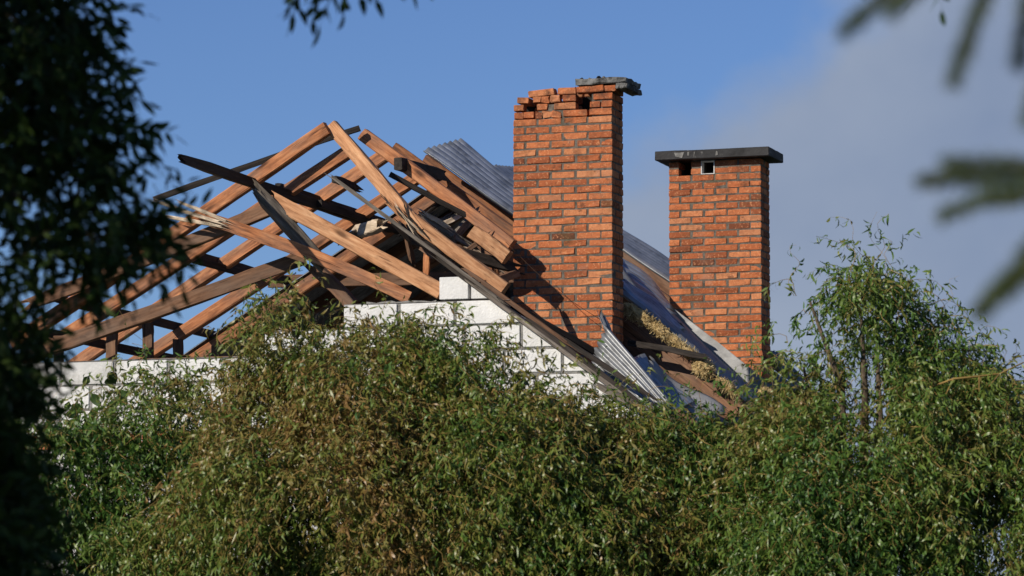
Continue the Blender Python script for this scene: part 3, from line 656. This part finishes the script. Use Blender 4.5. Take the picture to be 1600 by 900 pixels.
# ------------------------------------------------------------------ foliage builders (numpy)
def leaves_mesh(name, base, dirv, nrm, length, width, curl, tintv, mat, parent):
    """each leaf: base, two widths, tip; bent towards its normal by curl"""
    n = len(base); L = length[:, None]; W_ = width[:, None]
    dirv /= np.linalg.norm(dirv, axis=1)[:, None]
    side = np.cross(dirv, nrm); side /= np.linalg.norm(side, axis=1)[:, None] + 1e-9
    nn = np.cross(side, dirv); c = curl[:, None]
    m1 = base + dirv * L * .33 + nn * L * c * .55
    m2 = base + dirv * L * .68 + nn * L * c * .5
    tp = base + dirv * L - nn * L * c * .25
    tw = side + nn * (c * 1.3); tw /= np.linalg.norm(tw, axis=1)[:, None]
    Vv = np.stack([base, m1 - side * W_ * .5, m1 + side * W_ * .5, m2 - tw * W_ * .42, m2 + tw * W_ * .42, tp], 1).reshape(-1, 3)
    tpl = np.array([0, 2, 1, 1, 2, 4, 3, 3, 4, 5]); idx = (np.arange(n)[:, None] * 6 + tpl[None]).ravel()
    me = bpy.data.meshes.new(name); me.vertices.add(n * 6); me.vertices.foreach_set('co', Vv.astype(np.float32).ravel())
    me.loops.add(len(idx)); me.loops.foreach_set('vertex_index', idx.astype(np.int32))
    tot = np.tile(np.array([3, 4, 3]), n); st = np.concatenate([[0], np.cumsum(tot)[:-1]])
    me.polygons.add(n * 3); me.polygons.foreach_set('loop_start', st.astype(np.int32))
    at_ = me.attributes.new('tint', 'FLOAT', 'POINT'); at_.data.foreach_set('value', np.repeat(tintv, 6).astype(np.float32))
    me.update(calc_edges=True); me.materials.append(mat)
    return link(bpy.data.objects.new(name, me), parent)
def unit(n):
    a = rng.normal(size=(n, 3)); return a / np.linalg.norm(a, axis=1)[:, None]
def ribbon_tubes(name, paths, rad, mat, parent):
    """paths (N,S,3) -> three sided twigs"""
    n, s, _ = paths.shape
    t = np.gradient(paths, axis=1); t /= np.linalg.norm(t, axis=2)[..., None] + 1e-9
    a = np.cross(t, np.array([.31, .9, .2])); a /= np.linalg.norm(a, axis=2)[..., None] + 1e-9
    b = np.cross(t, a); r = (rad[:, None] * np.linspace(1, .35, s)[None])[..., None]
    ring = [paths + r * (a * math.cos(q) + b * math.sin(q)) for q in (0, 2.094, 4.189)]
    Vv = np.stack(ring, 2).reshape(-1, 3)
    i = np.arange(n)[:, None, None] * s * 3; jj = np.arange(s - 1)[None, :, None] * 3; k = np.arange(3)[None, None]
    k2 = (k + 1) % 3
    q = np.stack([i + jj + k, i + jj + k2, i + jj + 3 + k2, i + jj + 3 + k], -1).reshape(-1)
    me = bpy.data.meshes.new(name); me.vertices.add(len(Vv)); me.vertices.foreach_set('co', Vv.astype(np.float32).ravel())
    me.loops.add(len(q)); me.loops.foreach_set('vertex_index', q.astype(np.int32))
    me.polygons.add(len(q) // 4); me.polygons.foreach_set('loop_start', (np.arange(len(q) // 4) * 4).astype(np.int32))
    me.update(calc_edges=True); me.materials.append(mat)
    return link(bpy.data.objects.new(name, me), parent)

def limb_tree(root, base, targets, r0, mat='bark', name='trunk', fork=.45):
    base = Vector(base); cen = sum((Vector(t) for t in targets), Vector()) / len(targets)
    f = base.lerp(Vector((base.x * .7 + cen.x * .3, base.y, base.z + (cen.z - base.z) * fork)), 1)
    tubes = [([base, base.lerp(f, .5) + Vector((.04, .02, 0)), f], [r0, r0 * .8, r0 * .65])]
    for t in targets:
        t = Vector(t); m1 = f.lerp(t, .4) + Vector((random.uniform(-.15, .15), random.uniform(-.15, .15), .12)); m2 = f.lerp(t, .75) + Vector((random.uniform(-.1, .1), random.uniform(-.1, .1), .08))
        tubes.append(([f, m1, m2, t], [r0 * .5, r0 * .34, r0 * .2, r0 * .07]))
    return tubes_obj(name, tubes, M[mat], root, 7)

def willow(name, label, base, lobes, dens, mat, tint_mu, seed):
    global rng
    rng = np.random.default_rng(seed)
    KS = .86; base = (base[0] * KS, base[1] * KS, 0); lobes = [(l[0], l[1], l[2] * KS, l[3] * KS, l[4] * KS, l[5] * KS, l[6] * 1.12) for l in lobes]
    root = empty(name, base); tag(root, label, 'tree', 'curly willows in front of the house')
    starts = []; outs = []
    for (px, py, Y, rx, ry, rz, dn) in lobes:
        c = np.array(at(px, py, Y)); n = int(dens * dn * (rx * ry + ry * rz + rx * rz))
        d = unit(n); d[:, 1] -= .25 * rng.random(n); d /= np.linalg.norm(d, axis=1)[:, None]
        rad = (0.45 + .58 * rng.random(n) ** .6)
        starts.append(c + d * rad[:, None] * np.array([rx, ry, rz])); outs.append(d)
    S0 = np.concatenate(starts); O = np.concatenate(outs)
    kv = rng.normal(size=(10, 3)); kv /= np.linalg.norm(kv, axis=1)[:, None]; kv *= rng.uniform(4, 13, 10)[:, None]; kv[:, 2] *= .4
    fld = np.sin(S0 @ kv.T + rng.uniform(0, 6.28, 10)).sum(1) / 2.2
    kp = rng.random(len(S0)) < 1 / (1 + np.exp(-5.5 * (fld + .08))); S0 = S0[kp]; O = O[kp]; n = len(S0); S = 11
    ln = rng.uniform(.26, .78, n); hi_ = (O[:, 2] > .45) & (rng.random(n) < .10); ln[hi_] *= 1.25; step = ln / (S - 1)
    dirv = O * .55 + unit(n) * .5 + np.array([0, 0, .45]); dirv /= np.linalg.norm(dirv, axis=1)[:, None]
    dirv[hi_] = O[hi_] * .4 + np.array([0, 0, 1.3]); dirv /= np.linalg.norm(dirv, axis=1)[:, None]
    ph = rng.uniform(0, 6.28, n); wl = rng.uniform(.8, 1.5, n)
    path = np.zeros((n, S, 3)); p = S0.copy(); s1 = np.cross(dirv, unit(n)); s1 /= np.linalg.norm(s1, axis=1)[:, None]; s2 = np.cross(dirv, s1)
    for k in range(S):
        path[:, k] = p
        wv = s1 * np.cos(ph + k * wl)[:, None] + s2 * np.sin(ph + k * wl)[:, None]
        dirv = dirv + np.array([0, 0, -.27]) ; dirv /= np.linalg.norm(dirv, axis=1)[:, None]
        dd = dirv + wv * .75; dd /= np.linalg.norm(dd, axis=1)[:, None]
        p = p + dd * step[:, None]
    keep = rng.random(n) < .35
    o = ribbon_tubes('twigs', path[keep], rng.uniform(.002, .0042, keep.sum()), M['twig'], root); o['kind'] = 'stuff'
    per = 17
    t = rng.random((n, per)) * (S - 1.001); i = t.astype(int); f = (t - i)[..., None]
    ar = np.arange(n)[:, None]
    bp = (path[ar, i] * (1 - f) + path[ar, i + 1] * f).reshape(-1, 3); tg = (path[ar, i + 1] - path[ar, i]).reshape(-1, 3)
    tg /= np.linalg.norm(tg, axis=1)[:, None] + 1e-9; m = len(bp)
    dl = tg * .5 + unit(m) * .7 + np.array([0, 0, -.55])
    k2 = rng.normal(size=(6, 3)); k2 /= np.linalg.norm(k2, axis=1)[:, None]; k2 *= rng.uniform(2, 6, 6)[:, None]
    pt = np.sin(S0 @ k2.T + rng.uniform(0, 6.28, 6)).sum(1) / 1.8
    base_t = np.repeat(np.clip(rng.normal(tint_mu, .17, n) + .15 * pt, 0, 1), per)
    tv = np.clip(base_t + rng.normal(0, .10, m), 0, 1)
    o = leaves_mesh('crown', bp, dl, unit(m), rng.uniform(.035, .1, m), rng.uniform(.009, .021, m), rng.uniform(-.85, .85, m), tv, M[mat], root); o['kind'] = 'stuff'
    limb_tree(root, base, [at(l[0], l[1], l[2]) for l in lobes], .13)
    return m
nl = 0
nl += willow('willow_tree', 'broad curly willow with olive brown leaves before the white gable', (-1.0, 33.2, 0),
    [(590, 660, 33.0, .75, .9, .70, 1), (436, 530, 33.2, .15, .25, .34, .7), (385, 570, 33.2, .16, .25, .14, .5), (450, 680, 33.2, .58, .8, .50, 1), (730, 620, 33.2, .42, .6, .55, .75), (520, 800, 32.6, 1.2, 1.1, .75, 1), (760, 780, 32.6, .9, 1.0, .80, 1),
     (610, 570, 33.4, .40, .5, .30, .55), (860, 700, 33.0, .40, .6, .40, .9), (880, 850, 32.6, .8, .9, .6, 1), (680, 900, 32.4, 1.2, .9, .5, 1)], 1250, 'willow', .50, 11)
nl += willow('willow_tree', 'thin green curly willow through which the white wall and brick band show', (-3.2, 34.2, 0),
    [(240, 660, 34.2, .52, .5, .36, .5), (330, 660, 34.2, .38, .5, .42, .6), (150, 760, 34.0, .7, .6, .42, .40), (270, 790, 33.8, .7, .7, .5, .45), (60, 760, 34.0, .6, .6, .55, .9), (160, 890, 33.6, 1.1, .8, .45, .9), (330, 900, 33.4, .8, .8, .5, 1)], 1000, 'willow_b', .36, 12)
nl += willow('willow_tree', 'tall curly willow with a rounded green top right of the rear chimney', (3.2, 33.0, 0),
    [(1370, 530, 33.0, .46, .5, .46, 1.0), (1345, 482, 33.0, .28, .35, .22, .6), (1265, 470, 33.0, .18, .3, .14, .11), (1255, 570, 33.0, .22, .4, .36, .20), (1475, 590, 33.1, .30, .5, .36, .9), (1400, 660, 32.9, .95, .8, .50, .95), (1560, 700, 33.0, .55, .7, .52, 1), (1300, 740, 32.6, .85, .9, .50, 1), (1530, 820, 32.6, .9, .9, .65, 1.25), (1300, 870, 32.4, 1.0, .9, .5, 1)], 1100, 'willow_b', .42, 13)
nl += willow('willow_tree', 'low curly willow filling the gap below the torn metal sheets', (1.5, 33.4, 0),
    [(1010, 750, 33.4, .55, .7, .42, 1), (955, 716, 33.4, .36, .5, .33, 1.2), (1130, 756, 33.4, .55, .7, .40, 1), (1225, 715, 33.4, .36, .5, .40, .8), (1000, 850, 33.0, .8, .8, .55, 1), (1150, 860, 33.0, .8, .8, .55, 1)], 1150, 'willow', .42, 14)
print('willow leaves', nl)

# insulation along the torn edge
M['fibre'] = leaf_mat('wool_fibre', [(0.34, 0.24, 0.10), (0.55, 0.42, 0.2), (0.72, 0.60, 0.34)], .3, .9, .1)
rng = np.random.default_rng(77)
for i, a in enumerate(((986, 486, 2.02, .06, .07), (1004, 497, 2.0, .12, .06), (1034, 518, 2.0, .10, .05), (1060, 537, 2.0, .12, .05), (1098, 574, 1.95, .10, .10), (1138, 605, 1.95, .10, .05), (1080, 553, 2.0, .09, .05))): wool(*a, i)

# bare orange twig on the right willow
tw = [at(1452, 606, 27.69), at(1490, 592, 27.69), at(1530, 588, 27.73), at(1562, 584, 27.78), at(1600, 566, 27.78)]
tag(tubes_obj('bare_branch', [(tw, [.008, .009, .008, .007, .005]), ([tw[1], at(1478, 616, 27.65)], [.008, .005]), ([tw[2], at(1530, 612, 27.69)], [.008, .004]), ([tw[3], at(1545, 604, 27.69)], [.007, .004])], M['twig'], None, 5), 'bare orange twig sticking out of the right willow', 'branch')

# broad-leaved sapling by the gable
rng = np.random.default_rng(5)
lil = empty('young_tree', (-3.75, 34.6, 0)); tag(lil, 'young tree with big dark leaves in front of the white wall', 'tree')
sp = []; stems = []
for px, py, q in ((158, 585, 7), (165, 640, 6), (118, 630, 7), (112, 680, 8), (140, 690, 7), (180, 600, 4), (128, 730, 8), (150, 660, 5)):
    tip = at(px, py, 34.4); st = Vector((-3.75, 34.6, 2.4)); stems.append(([st, st.lerp(tip, .5) + Vector((.05, 0, .05)), tip], [.012, .008, .003]))
    for _ in range(q): sp.append(tuple(Vector(tip) + Vector((random.uniform(-.12, .12), random.uniform(-.1, .1), random.uniform(-.16, .05)))))
stems.append(([Vector((-3.75, 34.6, 0)), Vector((-3.76, 34.6, 1.3)), Vector((-3.75, 34.6, 2.45))], [.03, .024, .014]))
sp = np.array(sp); m = len(sp); dl = unit(m) * .7 + np.array([0, 0, -.7])
leaves_mesh('crown', sp, dl, unit(m), rng.uniform(.10, .16, m), rng.uniform(.08, .12, m), rng.uniform(-.25, .25, m), rng.random(m), M['lilac'], lil)
tubes_obj('trunk', stems, M['bark'], lil, 6)

# ------------------------------------------------------------------ ash tree on the left, near
def ash_leaves(centres, nper, spread, seed):
    r = np.random.default_rng(seed); B = []; Dv = []
    n = len(centres)
    ax = r.normal(size=(n, 3)) * .6 + np.array([.25, -.1, -.45]); ax /= np.linalg.norm(ax, axis=1)[:, None]
    ln = r.uniform(.16, .26, n)
    sd = np.cross(ax, r.normal(size=(n, 3))); sd /= np.linalg.norm(sd, axis=1)[:, None]
    rach = np.stack([centres + ax * (ln * q)[:, None] + np.array([0, 0, -.03]) * q * q for q in np.linspace(0, 1, 5)], 1)
    for k in range(nper):
        t = (.25 + .75 * (k // 2) / (nper // 2)); s = 1 if k % 2 else -1
        if k == nper - 1: s = 0
        B.append(centres + ax * (ln * t)[:, None] + np.array([0, 0, -.03]) * t * t)
        Dv.append(ax * .65 + sd * s * .8 + r.normal(size=(n, 3)) * .16 + np.array([0, 0, -.3]))
    return np.concatenate(B), np.concatenate(Dv), rach
ash = empty('ash_tree', (-4.6, 12.6, 0)); tag(ash, 'dark shaded ash tree with hanging feathered leaves at the picture edge', 'tree')
rng = np.random.default_rng(21)
lob = [(10, 60, 13.0, .30, .5, .33, 170), (60, 10, 13.0, .20, .4, .2, 80), (110, 90, 13.0, .12, .3, .15, 32), (60, 190, 13.0, .20, .4, .2, 75), (150, 165, 13.0, .10, .2, .07, 16), (10, 270, 13.0, .2, .4, .14, 34), (90, 315, 13.0, .18, .3, .09, 26),
       (180, 355, 13.0, .15, .3, .10, 40), (225, 310, 13.0, .08, .2, .10, 22), (130, 250, 13.0, .12, .2, .08, 16), (-5, 520, 13.0, .14, .3, .16, 60), (110, 385, 13.0, .20, .3, .08, 26), (0, 450, 13.0, .12, .4, .22, 34), (20, 610, 13.0, .14, .4, .22, 150), (0, 740, 13.0, .20, .4, .28, 230), (30, 830, 13.0, .16, .4, .22, 190), (10, 900, 13.0, .25, .4, .2, 170),
       (500, -94, 12.6, .11, .2, .03, 15), (550, -80, 12.6, .04, .1, .02, 4), (635, -112, 12.6, .06, .1, .03, 6), (1475, -96, 12.4, .07, .1, .03, 7), (200, 200, 13.0, .02, .05, .05, 3)]
cs = []; tg_ = []
for (px, py, Y, rx, ry, rz, n) in lob:
    px -= 8 if (py < 400 and px < 300) else ((62 if py > 560 else 38) if px < 300 else 0)
    c = np.array(at(px, py, Y)); tg_.append(Vector(c)); d = unit(n) * (rng.random(n) ** .4)[:, None]; cs.append(c + d * np.array([rx, ry, rz]))
for (x, y, z, rx, ry, rz, n) in ((-2.65, 11.6, 2.5, .75, .9, 1.1, 1300), (-2.75, 10.2, 3.5, 1.0, 1.2, 1.4, 2200), (-2.6, 11.6, 4.8, 1.3, 1.3, .8, 1500), (-3.3, 8.9, 4.4, 1.2, 1.2, 1.3, 2000), (-2.5, 11.4, 1.2, .75, .9, .7, 800), (-4.6, 11.0, 4.0, 1.3, 1.5, 1.6, 1000)):  # unseen lobes out of frame, added sunward to shade the visible leaves
    d = unit(n) * (rng.random(n) ** .4)[:, None]; cs.append(np.array([x, y, z]) + d * np.array([rx, ry, rz])); tg_.append(Vector((x, y, z)))
cs = np.concatenate(cs); Bp, Dl, rach = ash_leaves(cs, 9, .1, 3); m = len(Bp)
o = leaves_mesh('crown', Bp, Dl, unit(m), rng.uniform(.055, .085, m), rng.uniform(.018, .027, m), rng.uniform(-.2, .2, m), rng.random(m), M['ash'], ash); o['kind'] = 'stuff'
o = ribbon_tubes('leaf_stalks', rach, np.full(len(rach), .0014), M['bark'], ash); o['kind'] = 'stuff'
fk = Vector((-4.4, 12.5, 2.0)); tubes = [([Vector((-4.6, 12.6, 0)), Vector((-4.55, 12.55, 1.0)), fk], [.2, .17, .14])]
top = Vector((-3.4, 12.5, 4.9)); tubes.append(([fk, Vector((-4.0, 12.5, 3.6)), top], [.12, .09, .06]))
for i, t in enumerate(tg_):
    if t.x > -0.9:
        ov = Vector((t.x - .12, t.y, 4.75 + .03 * i)); tubes.append(([top, top.lerp(ov, .5) + Vector((0, 0, .25)), ov, t + Vector((0, 0, .06))], [.05, .03, .014, .004]))
    elif t.x < -2.2: tubes.append(([fk, fk.lerp(t, .5) + Vector((0, 0, .1)), t], [.08, .05, .02]))
    else:
        src = Vector((-2.85, 12.6, t.z + .35)); tubes.append(([fk, src, src.lerp(t, .6) + Vector((0, 0, .05)), t], [.03, .016, .008, .003]))
tubes_obj('trunk', tubes, M['bark'], ash, 7)

# ------------------------------------------------------------------ spruce on the right, very near
spr = empty('spruce_tree', (1.75, 4.7, 0)); tag(spr, 'blurred spruce reaching in with needled shoots on the sky side', 'tree')
rng = np.random.default_rng(31)
def spx(px, py, Y=4.5): return at(px, py, Y)
shoots = [((1700, 290), (1440, 285)), ((1700, 275), (1480, 258)), ((1600, 305), (1475, 338)), ((1720, 320), (1540, 310)), ((1700, 330), (1540, 470)), ((1680, 390), (1530, 490)), ((1720, 300), (1600, 400)),
          ((1560, -60), (1490, 130)), ((1480, -70), (1320, 50)), ((1500, -60), (1395, 20)), ((1620, -80), (1592, 100)), ((1660, 60), (1605, 190))]
bs, ds, tubes = [], [], []
tr = Vector((1.75, 4.7, 0)); tubes.append(([tr, tr + Vector((0, 0, 2)), tr + Vector((0, 0, 4.2))], [.09, .07, .03]))
hub1 = spx(1720, 300, 4.5); hub2 = spx(1640, -110, 4.5)
for hb_ in (hub1, hub2): tubes.append(([Vector((1.75, 4.7, hb_.z + .12)), (Vector((1.75, 4.7, hb_.z + .12)) + hb_) / 2 + Vector((0, 0, .03)), hb_], [.02, .013, .007]))
for a, b in shoots:
    Yv = 4.5 + random.uniform(-.12, .12); p0 = spx(*a, Yv); p1 = spx(*b, Yv + random.uniform(-.06, .06)); hub = hub1 if a[1] > 200 else hub2
    mid = p0.lerp(p1, .5) + Vector((0, 0, .006)); tubes.append(([hub, p0, mid, p1], [.006, .004, .003, .0022]))
    n = int((p1 - p0).length * 6500); t = rng.random(n)
    axis = np.array((p1 - p0).normalized()); q = np.array(p0)[None] * (1 - t)[:, None] + np.array(p1)[None] * t[:, None] + np.array([0, 0, .012])[None] * (t * (1 - t))[:, None] * 4 * .5
    bs.append(q); ds.append(unit(n) * .8 + axis * .7)
bs = np.concatenate(bs); ds = np.concatenate(ds); m = len(bs)
o = leaves_mesh('needles', bs, ds, unit(m), rng.uniform(.014, .021, m), np.full(m, .0016), rng.uniform(-.1, .1, m), rng.random(m), M['needle'], spr); o['kind'] = 'stuff'
tubes_obj('trunk', tubes, M['bark'], spr, 7)
